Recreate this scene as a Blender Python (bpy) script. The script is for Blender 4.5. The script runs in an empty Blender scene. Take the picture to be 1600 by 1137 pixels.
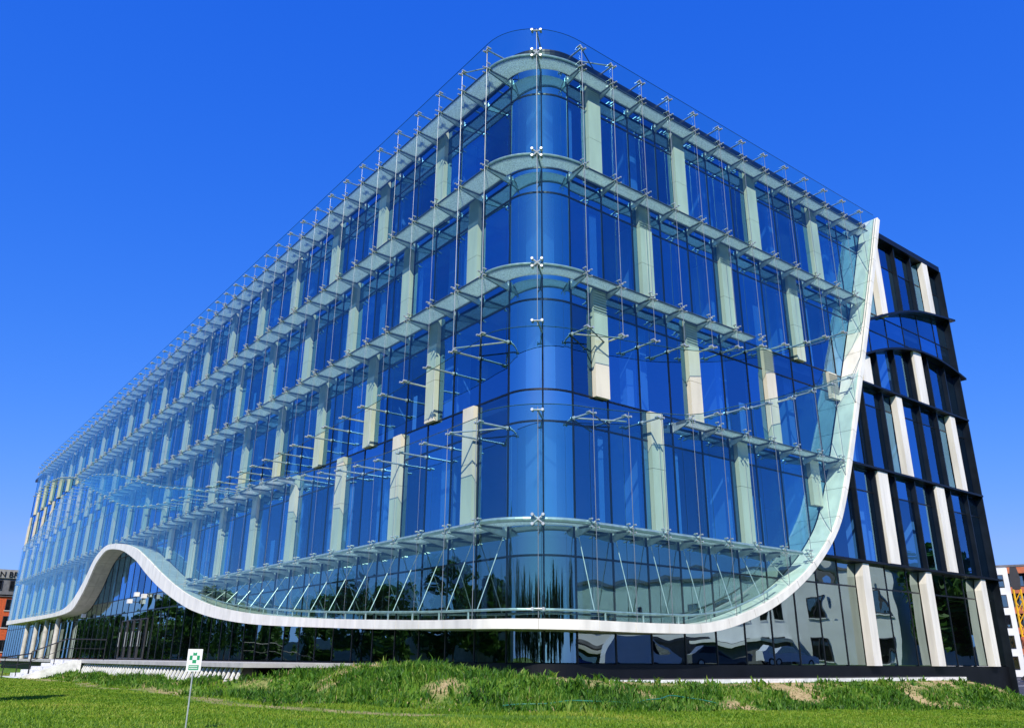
import bpy, math, random
import numpy as np
from mathutils import Matrix, Vector
R = math.radians
random.seed(7); rng = np.random.default_rng(7)
SC = bpy.context.scene
COL = SC.collection

# ------------------------------------------------------------------ camera
CAM = Vector((-13.61, -17.09, 0.10))
YAW, PITCH, ROLL, FPX = R(37.63), R(19.93), R(0.46), 1279.2
cf = Vector((math.sin(YAW)*math.cos(PITCH), math.cos(YAW)*math.cos(PITCH), math.sin(PITCH)))
cr = Vector((math.cos(YAW), -math.sin(YAW), 0)); cu = cr.cross(cf)
cr2 = cr*math.cos(ROLL)+cu*math.sin(ROLL); cu2 = cu*math.cos(ROLL)-cr*math.sin(ROLL)
cd = bpy.data.cameras.new('camera'); co = bpy.data.objects.new('camera', cd); COL.objects.link(co)
m = Matrix((cr2, cu2, -cf)).transposed().to_4x4(); m.translation = CAM; co.matrix_world = m
cd.sensor_fit = 'HORIZONTAL'; cd.sensor_width = 36; cd.lens = FPX/1600*36; cd.clip_end = 6000; cd.clip_start = .1
SC.camera = co

# ------------------------------------------------------------------ sky, sun, exposure
SUN_EL = R(42); SUN_H = Vector((.66, .75)).normalized()      # horizontal direction in which the light travels
w = bpy.data.worlds.new('World'); SC.world = w; w.use_nodes = True
nt = w.node_tree; nt.nodes.clear()
sky = nt.nodes.new('ShaderNodeTexSky'); sky.sky_type = 'NISHITA'; sky.sun_disc = False
sky.sun_elevation = SUN_EL; sky.sun_rotation = math.atan2(-SUN_H.x, -SUN_H.y)
sky.air_density = 1.0; sky.dust_density = .5; sky.ozone_density = 3.0; sky.altitude = 200
sep = nt.nodes.new('ShaderNodeSeparateColor'); com = nt.nodes.new('ShaderNodeCombineColor')   # deep saturated summer blue
for ch, (a_, b_) in enumerate(((.024, 1.6), (.094, .8), (.50, .3))):
    pw = nt.nodes.new('ShaderNodeMath'); pw.operation = 'POWER'; pw.inputs[1].default_value = b_
    ml = nt.nodes.new('ShaderNodeMath'); ml.operation = 'MULTIPLY'; ml.inputs[1].default_value = a_/.15
    nt.links.new(sep.outputs[ch], pw.inputs[0]); nt.links.new(pw.outputs[0], ml.inputs[0]); chan = ml.outputs[0] if ch == 0 else chan
    if ch == 1:
        g8 = nt.nodes.new('ShaderNodeMath'); g8.operation = 'MULTIPLY'; g8.inputs[1].default_value = .54; nt.links.new(ml.outputs[0], g8.inputs[0])
        mn = nt.nodes.new('ShaderNodeMath'); mn.operation = 'MINIMUM'; nt.links.new(chan, mn.inputs[0]); nt.links.new(g8.outputs[0], mn.inputs[1]); nt.links.new(mn.outputs[0], com.inputs[0])
    if ch: nt.links.new(ml.outputs[0], com.inputs[ch])
bgn = nt.nodes.new('ShaderNodeBackground'); bgn.inputs['Strength'].default_value = .15
out = nt.nodes.new('ShaderNodeOutputWorld')
nt.links.new(sky.outputs[0], sep.inputs[0]); nt.links.new(com.outputs[0], bgn.inputs['Color']); nt.links.new(bgn.outputs[0], out.inputs['Surface'])
sl = bpy.data.lights.new('sun', 'SUN'); sl.energy = 4.6; sl.angle = R(.5); sl.color = (1, .93, .8)
so = bpy.data.objects.new('sun', sl); COL.objects.link(so)
sd = Vector((SUN_H.x*math.cos(SUN_EL), SUN_H.y*math.cos(SUN_EL), -math.sin(SUN_EL)))
so.rotation_euler = sd.to_track_quat('-Z', 'Y').to_euler(); so.location = (-40, -40, 60)
SC.view_settings.view_transform = 'Standard'; SC.view_settings.look = 'None'
SC.view_settings.exposure = .3; SC.view_settings.gamma = 1.0; SC.view_settings.use_curve_mapping = False
SC.render.engine = 'CYCLES'
cy = SC.cycles
cy.use_denoising = True; cy.max_bounces = 8; cy.transparent_max_bounces = 24; cy.glossy_bounces = 5
cy.diffuse_bounces = 3; cy.transmission_bounces = 4; cy.caustics_reflective = False; cy.caustics_refractive = False

# ------------------------------------------------------------------ materials
def mat(name):
    mt = bpy.data.materials.new(name); mt.use_nodes = True; t = mt.node_tree; t.nodes.clear()
    o = t.nodes.new('ShaderNodeOutputMaterial'); return mt, t, o
def N(t, typ, **kw):
    n = t.nodes.new(typ)
    for k, v in kw.items():
        if k in n.inputs: n.inputs[k].default_value = v
        else: setattr(n, k, v)
    return n
def ramp(t, fac, stops):
    r = t.nodes.new('ShaderNodeValToRGB'); e = r.color_ramp.elements
    while len(e) < len(stops): e.new(.5)
    for el, (p_, c_) in zip(e, stops): el.position = p_; el.color = (*c_, 1)
    t.links.new(fac, r.inputs[0]); return r
def principled(name, col, rough=.5, metal=0., var=.08, scale=3., bump=0., bscale=40., spec=.5, stretch=None):
    """plain surface with grain: noise in colour, fine relief"""
    mt, t, o = mat(name)
    b = N(t, 'ShaderNodeBsdfPrincipled', Roughness=rough, Metallic=metal)
    b.inputs['Specular IOR Level'].default_value = spec
    geo = t.nodes.new('ShaderNodeNewGeometry')
    nz = N(t, 'ShaderNodeTexNoise', Scale=scale, Detail=5.)
    if stretch:
        vm = N(t, 'ShaderNodeVectorMath', operation='MULTIPLY'); vm.inputs[1].default_value = (1, 1, stretch); t.links.new(geo.outputs['Position'], vm.inputs[0]); t.links.new(vm.outputs[0], nz.inputs['Vector'])
    else: t.links.new(geo.outputs['Position'], nz.inputs['Vector'])
    lo = tuple(max(0, c*(1-var*2)) for c in col); hi = tuple(min(1, c*(1+var)) for c in col)
    r = ramp(t, nz.outputs['Fac'], [(.3, lo), (.65, hi)])
    t.links.new(r.outputs[0], b.inputs['Base Color'])
    if bump:
        n2 = N(t, 'ShaderNodeTexNoise', Scale=bscale, Detail=3.); t.links.new(geo.outputs['Position'], n2.inputs['Vector'])
        bp = N(t, 'ShaderNodeBump', Strength=bump, Distance=.01); t.links.new(n2.outputs['Fac'], bp.inputs['Height']); t.links.new(bp.outputs[0], b.inputs['Normal'])
    t.links.new(b.outputs[0], o.inputs[0]); return mt
def thin_glass(name, tint, refl, f0, f90=1., rough=0., dirt=.03, wob=0., rnd=0., power=4.):
    """a pane: clear tinted transmission + mirror reflection growing towards grazing angles, with faint dirt"""
    mt, t, o = mat(name)
    lw = N(t, 'ShaderNodeLayerWeight', Blend=.5)
    pw = N(t, 'ShaderNodeMath', operation='POWER'); t.links.new(lw.outputs['Facing'], pw.inputs[0]); pw.inputs[1].default_value = power
    mr = N(t, 'ShaderNodeMapRange'); t.links.new(pw.outputs[0], mr.inputs[0]); mr.inputs[3].default_value = f0; mr.inputs[4].default_value = f90
    fac = mr.outputs[0]
    if rnd:
        oi = t.nodes.new('ShaderNodeObjectInfo')
        m1 = N(t, 'ShaderNodeMapRange'); t.links.new(oi.outputs['Random'], m1.inputs[0]); m1.inputs[3].default_value = 1-rnd; m1.inputs[4].default_value = 1+rnd
        mm = N(t, 'ShaderNodeMath', operation='MULTIPLY', use_clamp=True); t.links.new(fac, mm.inputs[0]); t.links.new(m1.outputs[0], mm.inputs[1]); fac = mm.outputs[0]
    tr = t.nodes.new('ShaderNodeBsdfTransparent'); tr.inputs[0].default_value = (*tint, 1)
    gl = N(t, 'ShaderNodeBsdfGlossy', Roughness=rough); gl.inputs[0].default_value = (*refl, 1)
    if wob:
        geo = t.nodes.new('ShaderNodeNewGeometry')
        nz = N(t, 'ShaderNodeTexNoise', Scale=.9, Detail=1.); t.links.new(geo.outputs['Position'], nz.inputs['Vector'])
        bp = N(t, 'ShaderNodeBump', Strength=wob, Distance=.02); t.links.new(nz.outputs['Fac'], bp.inputs['Height']); t.links.new(bp.outputs[0], gl.inputs['Normal'])
    mx = t.nodes.new('ShaderNodeMixShader'); t.links.new(fac, mx.inputs[0]); t.links.new(tr.outputs[0], mx.inputs[1]); t.links.new(gl.outputs[0], mx.inputs[2])
    df = N(t, 'ShaderNodeBsdfDiffuse'); df.inputs[0].default_value = (.55, .6, .6, 1)
    geo2 = t.nodes.new('ShaderNodeNewGeometry'); n3 = N(t, 'ShaderNodeTexNoise', Scale=1.7, Detail=6.); t.links.new(geo2.outputs['Position'], n3.inputs['Vector'])
    m3 = N(t, 'ShaderNodeMapRange'); t.links.new(n3.outputs['Fac'], m3.inputs[0]); m3.inputs[1].default_value = .35; m3.inputs[2].default_value = .8; m3.inputs[3].default_value = dirt*.3; m3.inputs[4].default_value = dirt*1.6
    m2 = t.nodes.new('ShaderNodeMixShader'); t.links.new(m3.outputs[0], m2.inputs[0]); t.links.new(mx.outputs[0], m2.inputs[1]); t.links.new(df.outputs[0], m2.inputs[2])
    t.links.new(m2.outputs[0], o.inputs[0]); return mt
M = {}
M['blue_glass'] = thin_glass('blue_glass', (.30, .58, .95), (.31, .64, 1.0), .40, .85, wob=.16, rnd=.36, dirt=.001, power=4.)
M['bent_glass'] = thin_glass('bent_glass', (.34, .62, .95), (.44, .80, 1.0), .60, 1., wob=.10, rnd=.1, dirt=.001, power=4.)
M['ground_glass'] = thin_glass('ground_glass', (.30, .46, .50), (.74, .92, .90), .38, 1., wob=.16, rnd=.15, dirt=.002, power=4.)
M['clear_glass'] = thin_glass('clear_glass', (.71, .885, .865), (.55, .90, 1.), .05, .8, wob=.05, dirt=.003, power=4.3)
M['window_glass'] = thin_glass('window_glass', (.12, .15, .18), (.8, .9, 1.), .25, 1., dirt=.02)
M['glass_edge'] = principled('glass_edge', (.03, .10, .10), .2)
M['black'] = principled('black', (.005, .006, .009), .42, spec=.3, var=.2, scale=1.2)
M['black_fin'] = principled('black_fin', (.008, .011, .016), .38, spec=.35, var=.25, scale=1.5, bump=.05)
M['mullion'] = principled('mullion', (.005, .008, .014), .35, spec=.4)
M['cream'] = principled('cream', (.74, .68, .54), .5, var=.07, scale=2.2, bump=.04, stretch=.25)
M['louvre'] = principled('louvre', (.62, .60, .50), .5, var=.05)
M['white_panel'] = principled('white_panel', (.80, .77, .70), .55, var=.09, scale=3, bump=.06, stretch=.15)
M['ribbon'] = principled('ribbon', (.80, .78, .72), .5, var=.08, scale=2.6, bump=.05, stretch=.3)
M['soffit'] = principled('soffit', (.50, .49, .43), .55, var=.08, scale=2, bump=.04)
M['steel'] = principled('steel', (.58, .61, .61), .36, metal=.5, var=.1, scale=6)
M['rod'] = principled('rod', (.30, .33, .35), .35, metal=.6)
M['steel_dark'] = principled('steel_dark', (.10, .12, .14), .4, metal=.3)
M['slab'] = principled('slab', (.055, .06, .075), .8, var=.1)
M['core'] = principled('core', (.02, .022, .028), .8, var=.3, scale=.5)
M['inner_column'] = principled('inner_column', (.78, .78, .76), .6, var=.03)
M['concrete'] = principled('concrete', (.52, .50, .47), .8, var=.12, scale=2.5, bump=.2)
M['stone'] = principled('stone', (.48, .47, .46), .7, var=.1, scale=2.0, bump=.15)
M['asphalt'] = principled('asphalt', (.05, .05, .052), .85, var=.25, scale=1.5, bump=.4, bscale=80)
M['paint'] = principled('paint', (.78, .78, .76), .6, var=.12, scale=4)
M['black_metal'] = principled('black_metal', (.015, .015, .017), .4, metal=.2)
M['render_white'] = principled('render_white', (.74, .75, .75), .85, var=.06, scale=.5, bump=.1)
M['brick_red'] = principled('brick_red', (.50, .085, .02), .85, var=.15, scale=4, bump=.2)
M['panel_orange'] = principled('panel_orange', (.46, .13, .05), .7, var=.12, scale=2)
M['grey_cladding'] = principled('grey_cladding', (.13, .13, .14), .7, var=.15, scale=2)
M['frame_dark'] = principled('frame_dark', (.03, .03, .035), .5)
M['sign_grey'] = principled('sign_grey', (.26, .26, .25), .7, var=.1)
M['yellow'] = principled('yellow', (.78, .43, .015), .4, var=.1)
M['rubber'] = principled('rubber', (.015, .015, .015), .8)
M['car_white'] = principled('car_white', (.75, .77, .8), .2, var=.02)
M['car_blue'] = principled('car_blue', (.03, .08, .25), .2, var=.05)
M['car_grey'] = principled('car_grey', (.12, .13, .14), .2, var=.05)
M['green_print'] = principled('green_print', (.01, .30, .12), .5, var=.05)
M['sign_white'] = principled('sign_white', (.82, .83, .82), .4, var=.04)
M['lamp_white'] = principled('lamp_white', (.85, .85, .84), .3)
M['bark'] = principled('bark', (.09, .065, .045), .9, var=.3, scale=8, bump=.6, bscale=25)
M['hose'] = principled('hose', (.02, .16, .09), .5)
# perforated walkway grating: pale galvanised mesh that lets part of the light through
mt, t, o = mat('grating')
geo = t.nodes.new('ShaderNodeNewGeometry')
vo = N(t, 'ShaderNodeTexVoronoi', Scale=22.); t.links.new(geo.outputs['Position'], vo.inputs['Vector'])
rp = ramp(t, vo.outputs['Distance'], [(.15, (.34, .37, .37)), (.6, (.80, .84, .83))])
d1 = t.nodes.new('ShaderNodeBsdfDiffuse'); d2 = t.nodes.new('ShaderNodeBsdfTranslucent'); t.links.new(rp.outputs[0], d1.inputs[0]); t.links.new(rp.outputs[0], d2.inputs[0])
mx = t.nodes.new('ShaderNodeMixShader'); mx.inputs[0].default_value = .72; t.links.new(d1.outputs[0], mx.inputs[1]); t.links.new(d2.outputs[0], mx.inputs[2])
tr = t.nodes.new('ShaderNodeBsdfTransparent'); m2 = t.nodes.new('ShaderNodeMixShader'); m2.inputs[0].default_value = .30
t.links.new(mx.outputs[0], m2.inputs[1]); t.links.new(tr.outputs[0], m2.inputs[2]); t.links.new(m2.outputs[0], o.inputs[0]); M['grating'] = mt
# leaves and grass: translucent green with variation
def leaf_mat(name, cols, scale, per_island=True):
    mt, t, o = mat(name)
    geo = t.nodes.new('ShaderNodeNewGeometry')
    nz = N(t, 'ShaderNodeTexNoise', Scale=scale, Detail=4.); t.links.new(geo.outputs['Position'], nz.inputs['Vector'])
    ad = N(t, 'ShaderNodeMath', operation='MULTIPLY_ADD'); t.links.new(geo.outputs['Random Per Island'], ad.inputs[0]); ad.inputs[1].default_value = .5
    sb = N(t, 'ShaderNodeMath', operation='SUBTRACT'); t.links.new(nz.outputs['Fac'], sb.inputs[0]); sb.inputs[1].default_value = .22; t.links.new(sb.outputs[0], ad.inputs[2])
    r = ramp(t, ad.outputs[0], [(i/(len(cols)-1)*.8+.1, c) for i, c in enumerate(cols)])
    a = N(t, 'ShaderNodeBsdfPrincipled', Roughness=.55); a.inputs['Specular IOR Level'].default_value = .35; t.links.new(r.outputs[0], a.inputs['Base Color'])
    b = t.nodes.new('ShaderNodeBsdfTranslucent'); t.links.new(r.outputs[0], b.inputs[0])
    mx = t.nodes.new('ShaderNodeMixShader'); mx.inputs[0].default_value = .35; t.links.new(a.outputs[0], mx.inputs[1]); t.links.new(b.outputs[0], mx.inputs[2])
    t.links.new(mx.outputs[0], o.inputs[0]); return mt
M['grass_tall'] = leaf_mat('grass_tall', [(.010, .04, .004), (.035, .12, .007), (.095, .235, .014), (.25, .34, .05)], .7)
M['grass_lawn'] = leaf_mat('grass_lawn', [(.045, .12, .005), (.11, .24, .009), (.22, .35, .018), (.36, .39, .06)], .5)
M['straw'] = leaf_mat('straw', [(.35, .27, .12), (.48, .38, .18), (.56, .47, .25)], 2.)
M['leaf'] = leaf_mat('leaf', [(.02, .06, .006), (.035, .10, .01), (.07, .16, .02)], .6)
# ground sheet: turf with bare clay patches on the bank
mt, t, o = mat('ground')
geo = t.nodes.new('ShaderNodeNewGeometry')
n1 = N(t, 'ShaderNodeTexNoise', Scale=.55, Detail=6., Roughness=.65); t.links.new(geo.outputs['Position'], n1.inputs['Vector'])
n2 = N(t, 'ShaderNodeTexNoise', Scale=9., Detail=5.); t.links.new(geo.outputs['Position'], n2.inputs['Vector'])
g1 = ramp(t, n2.outputs['Fac'], [(.3, (.045, .10, .008)), (.6, (.10, .20, .015)), (.75, (.16, .22, .04))])
g2 = ramp(t, n2.outputs['Fac'], [(.3, (.30, .21, .10)), (.7, (.55, .42, .23))])
at_ = N(t, 'ShaderNodeAttribute', attribute_name='bare'); ad_ = N(t, 'ShaderNodeMath', operation='MULTIPLY_ADD'); t.links.new(n1.outputs['Fac'], ad_.inputs[0]); ad_.inputs[1].default_value = .8; t.links.new(at_.outputs['Fac'], ad_.inputs[2])
mk = ramp(t, ad_.outputs[0], [(.62, (0, 0, 0)), (1.0, (.9, .9, .9))])
mxc = t.nodes.new('ShaderNodeMix'); mxc.data_type = 'RGBA'
t.links.new(mk.outputs[0], mxc.inputs[0]); t.links.new(g1.outputs[0], mxc.inputs[6]); t.links.new(g2.outputs[0], mxc.inputs[7])
b = N(t, 'ShaderNodeBsdfPrincipled', Roughness=.9); b.inputs['Specular IOR Level'].default_value = .2
t.links.new(mxc.outputs[2], b.inputs['Base Color'])
bp = N(t, 'ShaderNodeBump', Strength=.6, Distance=.05); t.links.new(n2.outputs['Fac'], bp.inputs['Height']); t.links.new(bp.outputs[0], b.inputs['Normal'])
t.links.new(b.outputs[0], o.inputs[0]); M['ground'] = mt

# ------------------------------------------------------------------ helpers
class MB:
    """collects polygons for one mesh object"""
    def __init__(s): s.v = []; s.f = []
    def add(s, vs, fs):
        n = len(s.v); s.v += [tuple(x) for x in vs]; s.f += [tuple(i+n for i in f) for f in fs]; return s
    def hexa(s, p):
        return s.add(p, [(0, 3, 2, 1), (4, 5, 6, 7), (0, 1, 5, 4), (1, 2, 6, 5), (2, 3, 7, 6), (3, 0, 4, 7)])
    def box(s, x0, x1, y0, y1, z0, z1, f=None):
        f = f or (lambda a, b_, c: (a, b_, c))
        return s.hexa([f(x0, y0, z0), f(x1, y0, z0), f(x1, y1, z0), f(x0, y1, z0), f(x0, y0, z1), f(x1, y0, z1), f(x1, y1, z1), f(x0, y1, z1)])
    def prism(s, poly, y0, y1, f=None):
        """poly in (x,z), extruded along y"""
        f = f or (lambda a, b_, c: (a, b_, c)); n = len(poly)
        vs = [f(a, y0, c) for a, c in poly]+[f(a, y1, c) for a, c in poly]
        return s.add(vs, [tuple(range(n)), tuple(range(2*n-1, n-1, -1))]+[(i, n+i, n+(i+1) % n, (i+1) % n) for i in range(n)])
    def tube(s, pts, r, n=6, cap=True):
        pts = [Vector(p) for p in pts]; rr = r if isinstance(r, (list, tuple)) else [r]*len(pts)
        base = len(s.v); k = len(pts)
        for i, p in enumerate(pts):
            d = (pts[min(i+1, k-1)]-pts[max(i-1, 0)]).normalized()
            a = d.cross(Vector((0, 0, 1)) if abs(d.z) < .95 else Vector((1, 0, 0))).normalized(); b_ = d.cross(a)
            for j in range(n):
                th = 2*math.pi*j/n; s.v.append(tuple(p+(a*math.cos(th)+b_*math.sin(th))*rr[i]))
        for i in range(k-1):
            for j in range(n): s.f.append((base+i*n+j, base+i*n+(j+1) % n, base+(i+1)*n+(j+1) % n, base+(i+1)*n+j))
        if cap: s.f.append(tuple(base+j for j in range(n))[::-1]); s.f.append(tuple(base+(k-1)*n+j for j in range(n)))
        return s
    def mesh(s, name):
        me = bpy.data.meshes.new(name); me.from_pydata(s.v, [], s.f); me.update(); return me
def link(name, me, material, parent=None, loc=None, smooth=False, kind=None):
    o_ = bpy.data.objects.new(name, me); COL.objects.link(o_)
    if material and me is not None and not me.materials: me.materials.append(M[material])
    if smooth and me is not None: me.polygons.foreach_set('use_smooth', [True]*len(me.polygons))
    if parent: o_.parent = parent
    if loc is not None: o_.location = loc
    if kind: o_['kind'] = kind
    return o_
def obj(name, mb, material, parent=None, loc=None, smooth=False, kind=None):
    return link(name, mb.mesh(name), material, parent, loc, smooth, kind)
def empty(name, loc=(0, 0, 0), label=None, cat=None, group=None, parent=None, rz=0):
    o_ = bpy.data.objects.new(name, None); COL.objects.link(o_); o_.location = loc; o_.rotation_euler.z = rz
    if parent: o_.parent = parent
    return tag(o_, label, cat, group)
def tag(o_, label=None, cat=None, group=None, kind=None):
    if label: o_['label'] = label
    if cat: o_['category'] = cat
    if group: o_['group'] = group
    if kind: o_['kind'] = kind
    return o_
def curve(pts):
    """smooth monotone interpolation through (u, z) points"""
    x = np.array([p[0] for p in pts], float); y = np.array([p[1] for p in pts], float)
    h = np.diff(x); dl = np.diff(y)/h; d = np.zeros_like(y); d[0] = dl[0]; d[-1] = dl[-1]
    for i in range(1, len(x)-1):
        d[i] = 0 if dl[i-1]*dl[i] <= 0 else 2*dl[i-1]*dl[i]/(dl[i-1]+dl[i])
    def f(u):
        u = min(max(u, x[0]), x[-1]); i = min(max(int(np.searchsorted(x, u))-1, 0), len(h)-1)
        t_ = (u-x[i])/h[i]
        return float((2*t_**3-3*t_**2+1)*y[i]+(t_**3-2*t_**2+t_)*h[i]*d[i]+(-2*t_**3+3*t_**2)*y[i+1]+(t_**3-t_**2)*h[i]*d[i+1])
    return f

# ------------------------------------------------------------------ the ground
def sstep(t_): t_ = np.clip(t_, 0, 1); return t_*t_*(3-2*t_)
lawn_z = lambda x, y: -.86-.027*np.clip(x+1, 0, 22)+0*y
def terrain(x, y):
    x = np.asarray(x, float); y = np.asarray(y, float)
    dx = np.maximum(-x, 0); dy = np.maximum(-y, 0); s = np.hypot(dx, dy)
    left = sstep((y-6.3)/3.2)                        # 1 where the terrace runs along the long front
    end = sstep((x-21.5)/6.5)                      # bank runs out at the far end of the short front
    sc = .45+left*3.75+1.6*np.exp(-((x+1.5)/3.6)**2-((y-3)/5.)**2)
    sf = 3.3+left*2.4+1.5*np.exp(-((x+1.5)/4)**2-((y-2)/5.5)**2)
    zc = -.47-left*.19+.40*np.exp(-((x+2.0)/4.6)**2-((y-3.2)/6.)**2)
    lz = lawn_z(x, y)
    zc = zc*(1-end)+(lz-.12)*end
    h = zc+(lz-zc)*sstep((s-sc)/(sf-sc))
    bank = np.exp(-((s-2.2-left*2.6)/1.6)**2)
    h = h+bank*(.05*np.sin(x*1.7+y*.9)+.04*np.sin(x*.8-y*2.1))*(s > .8)+.015*np.sin(x*.9)*np.cos(y*1.1)*(s > 4.5)
    street = sstep((x-8)/6)*sstep((-y-10.3)/3)              # the street opposite the short front lies higher
    h = h+(-.36-h)*street
    inside = (x > .35) & (y > .35)
    under = inside | ((x > -4.05) & (y > 9.2))
    return np.where(under, np.minimum(h, -.62), h)
def patch_noise(x, y):
    v = np.zeros_like(x)
    for i, (a, b_, c, amp) in enumerate([(.9, .5, .3, 1), (-.6, 1.1, 1.7, .9), (1.9, -1.3, .9, .6), (2.3, 2.1, 2.2, .5), (-3.7, 1.9, .1, .35), (4.9, 3.1, 3.3, .25), (-6.3, 7.7, 1.1, .2)]):
        v += amp*np.sin(a*x+b_*y+c+.7*np.sin(.8*b_*x-.6*a*y+i))
    return v/2.2
def axis(lo, hi, step):
    a = list(np.arange(lo, hi+1e-6, step)); g = step
    while a[-1] < 3000: g *= 1.35; a.append(a[-1]+g)
    g = step
    while a[0] > -3000: g *= 1.35; a.insert(0, a[0]-g)
    return np.array(a)
gx = axis(-22, 38, .4); gy = axis(-16, 44, .4)
X, Y = np.meshgrid(gx, gy, indexing='ij'); Z = terrain(X, Y)
nx, ny = X.shape; idx = np.arange(nx*ny).reshape(nx, ny)
quads = np.stack([idx[:-1, :-1], idx[1:, :-1], idx[1:, 1:], idx[:-1, 1:]], -1).reshape(-1, 4)
me = bpy.data.meshes.new('ground'); me.from_pydata(np.stack([X, Y, Z], -1).reshape(-1, 3).tolist(), [], quads.tolist()); me.update()
PB = patch_noise(X, Y); SD = np.hypot(np.maximum(-X, 0), np.maximum(-Y, 0))
BARE = np.clip(PB*.9+.05, 0, 1)*np.exp(-((SD-2.2)/1.9)**2)+.55*np.exp(-((SD-5.9-.4*np.sin(Y*.5))/.45)**2)*(X < -2)*(Y > -3)+.5*np.exp(-((SD-.8)/.5)**2)*(Y < 0)
me.attributes.new('bare', 'FLOAT', 'POINT').data.foreach_set('value', BARE.reshape(-1).astype(np.float32))
g_ = link('ground', me, 'ground', smooth=True, kind='structure')

# ------------------------------------------------------------------ the office building
B = empty('office_building', (14, 40, 0), 'long glass office building with rounded corner and white wave-shaped ribbon', 'building')
B.location = (0, 0, 0)
DW = {'R': .8, 'L': 1.1}; DF = {'R': .48, 'L': .80}; DP = {'R': .62, 'L': .92}
U0 = {'R': 2.55, 'L': 2.15}; PITCHU = {'R': 1.5, 'L': 1.547}
def W(side): return (lambda u, d, z: (u, d, z)) if side == 'R' else (lambda u, d, z: (d, u, z))
def arc(a, dl, dr, z):
    """corner: a=0 tangent to the long front, a=90 tangent to the short front"""
    a = R(a); return (U0['R']-(U0['R']-dl)*math.cos(a), U0['L']-(U0['L']-dr)*math.sin(a), z)
JOINT = 50
LV = [3.8, 7.7, 11.7, 15.7, 19.7]; PAR = 20.8
FL = [0.04, 3.9, 7.9, 11.8, 15.75, 20.1]
XEND, YEND = 29.2, U0['L']+1.547*56
YIN = U0['L']+1.547*61
URod = {'R': [2.55+1.5*k for k in range(14)], 'L': [2.15+1.547*k for k in range(57)]}
FINX = [17.88, 19.54, 21.2, 22.88, 24.55, 26.2, 27.9, XEND]
UMul = {'R': [2.55+1.5*k for k in range(10)]+FINX, 'L': [2.15+1.547*k for k in range(62)]}
# ribbon: lower and upper edge of its face
RLO = [(-1, .88), (2.2, .89), (4.1, .885), (6.3, .91), (7.26, .98), (8.28, 1.16), (9.37, 1.45), (10.54, 1.85), (11.55, 2.3), (12.64, 2.90), (13.52, 3.5), (14.48, 4.30), (15.22, 5.1), (16.3, 7.0), (17.23, 9.0), (18.3, 11.4), (19.45, 14.0), (20.8, 17.15), (22.18, 20.55)]
rlo_R = curve(RLO)
LTOP = [(0, 1.15), (3.3, 1.19), (7, 1.31), (11.7, 1.5), (17.9, 1.88), (22.8, 2.37), (26.8, 3.04), (29.8, 3.75), (33.2, 4.74), (36.4, 5.77), (39.9, 6.76), (44.4, 7.45), (47.6, 7.66), (50.7, 7.15), (53.5, 5.5), (56.9, 4.15), (60, 3.72), (64.2, 3.6), (84, 3.7), (90, 3.75)]
LBOT = [(0, .89), (3.3, .95), (7, 1.03), (11.6, 1.19), (17.8, 1.46), (22.6, 1.85), (26.5, 2.37), (29.4, 2.97), (32.8, 3.83), (35.9, 4.79), (39.4, 5.99), (44.1, 7.03), (47.4, 7.3), (50.0, 6.7), (52.9, 4.75), (56.2, 3.5), (60, 3.32), (64, 3.28), (84, 3.31), (90, 3.33)]
ltop, lbot = curve(LTOP), curve(LBOT)
rtop_c = curve([(u-.12, z+.28) if u < 8 else ((u-.16), z+.24) if u < 12 else (u-.22, z+.12) for u, z in RLO])
def rib_top(side, u): return ltop(u) if side == 'L' else rtop_c(u)
def rib_bot(side, u): return lbot(u) if side == 'L' else rlo_R(u)
ZUP = {'L': curve([(0, 9.6), (2.1, 9.47), (5.3, 9.24), (9.8, 8.95), (14.5, 8.75), (17.3, 8.62), (23.7, 8.55), (28.4, 8.55), (34.6, 8.78), (38.1, 9.06), (45.2, 10.05), (50.75, 11.4), (58.9, 13.45), (65.3, 15.3), (70.2, 16.16), (75.6, 16.9), (81.7, 17.28), (89, 17.05)]),
       'R': curve([(0, 9.6), (2.5, 9.68), (4, 9.77), (5.5, 9.96), (7, 10.15), (8.4, 10.44), (9.9, 10.79), (12.8, 11.6), (14.6, 12.15), (16.1, 12.77), (18, 13.5), (22, 15)])}
ZLO = {'L': curve([(0, 7.0), (3.3, 6.9), (7.7, 6.87), (10.7, 7.0), (13.6, 7.28), (16.6, 7.57), (26.4, 8.53), (31.2, 9.37), (36.9, 10.37), (44.1, 12.0), (52.2, 13.7), (59.1, 14.6), (64.2, 14.65), (70.6, 14.41), (75.2, 13.3), (80.6, 12.4), (89, 11.5)]),
       'R': curve([(0, 7.0), (2.5, 7.2), (4, 7.36), (5.5, 7.59), (7, 7.8), (8.3, 8.21), (11.4, 9.21), (13, 9.73), (17.9, 11.68), (22, 13.2)])}
NEAR_L = 27          # bays of the long front built piece by piece; beyond that the pieces are a few pixels wide

# ---- inside: floors, core, columns
def footprint(dl, dr):
    pts = [arc(a, dl, dr, 0)[:2] for a in range(0, 91, 10)]
    return pts+[(XEND, dr), (XEND, YIN), (dl, YIN)]
def slab(z0, z1, dl, dr, name, material, parent):
    fp = footprint(dl, dr); n = len(fp)
    mb = MB().add([(x, y, z0) for x, y in fp]+[(x, y, z1) for x, y in fp], [tuple(range(n-1, -1, -1)), tuple(range(n, 2*n))]+[(i, (i+1) % n, n+(i+1) % n, n+i) for i in range(n)])
    return obj(name, mb, material, parent)
for i, z in enumerate(FL):
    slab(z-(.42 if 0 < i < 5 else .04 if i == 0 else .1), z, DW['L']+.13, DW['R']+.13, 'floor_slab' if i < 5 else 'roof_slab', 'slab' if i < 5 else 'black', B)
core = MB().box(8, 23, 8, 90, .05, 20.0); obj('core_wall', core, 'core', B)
obj('rear_wall', MB().box(XEND-.25, XEND-.05, 1.1, YIN-.3, .05, 19.95), 'core', B)
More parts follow.
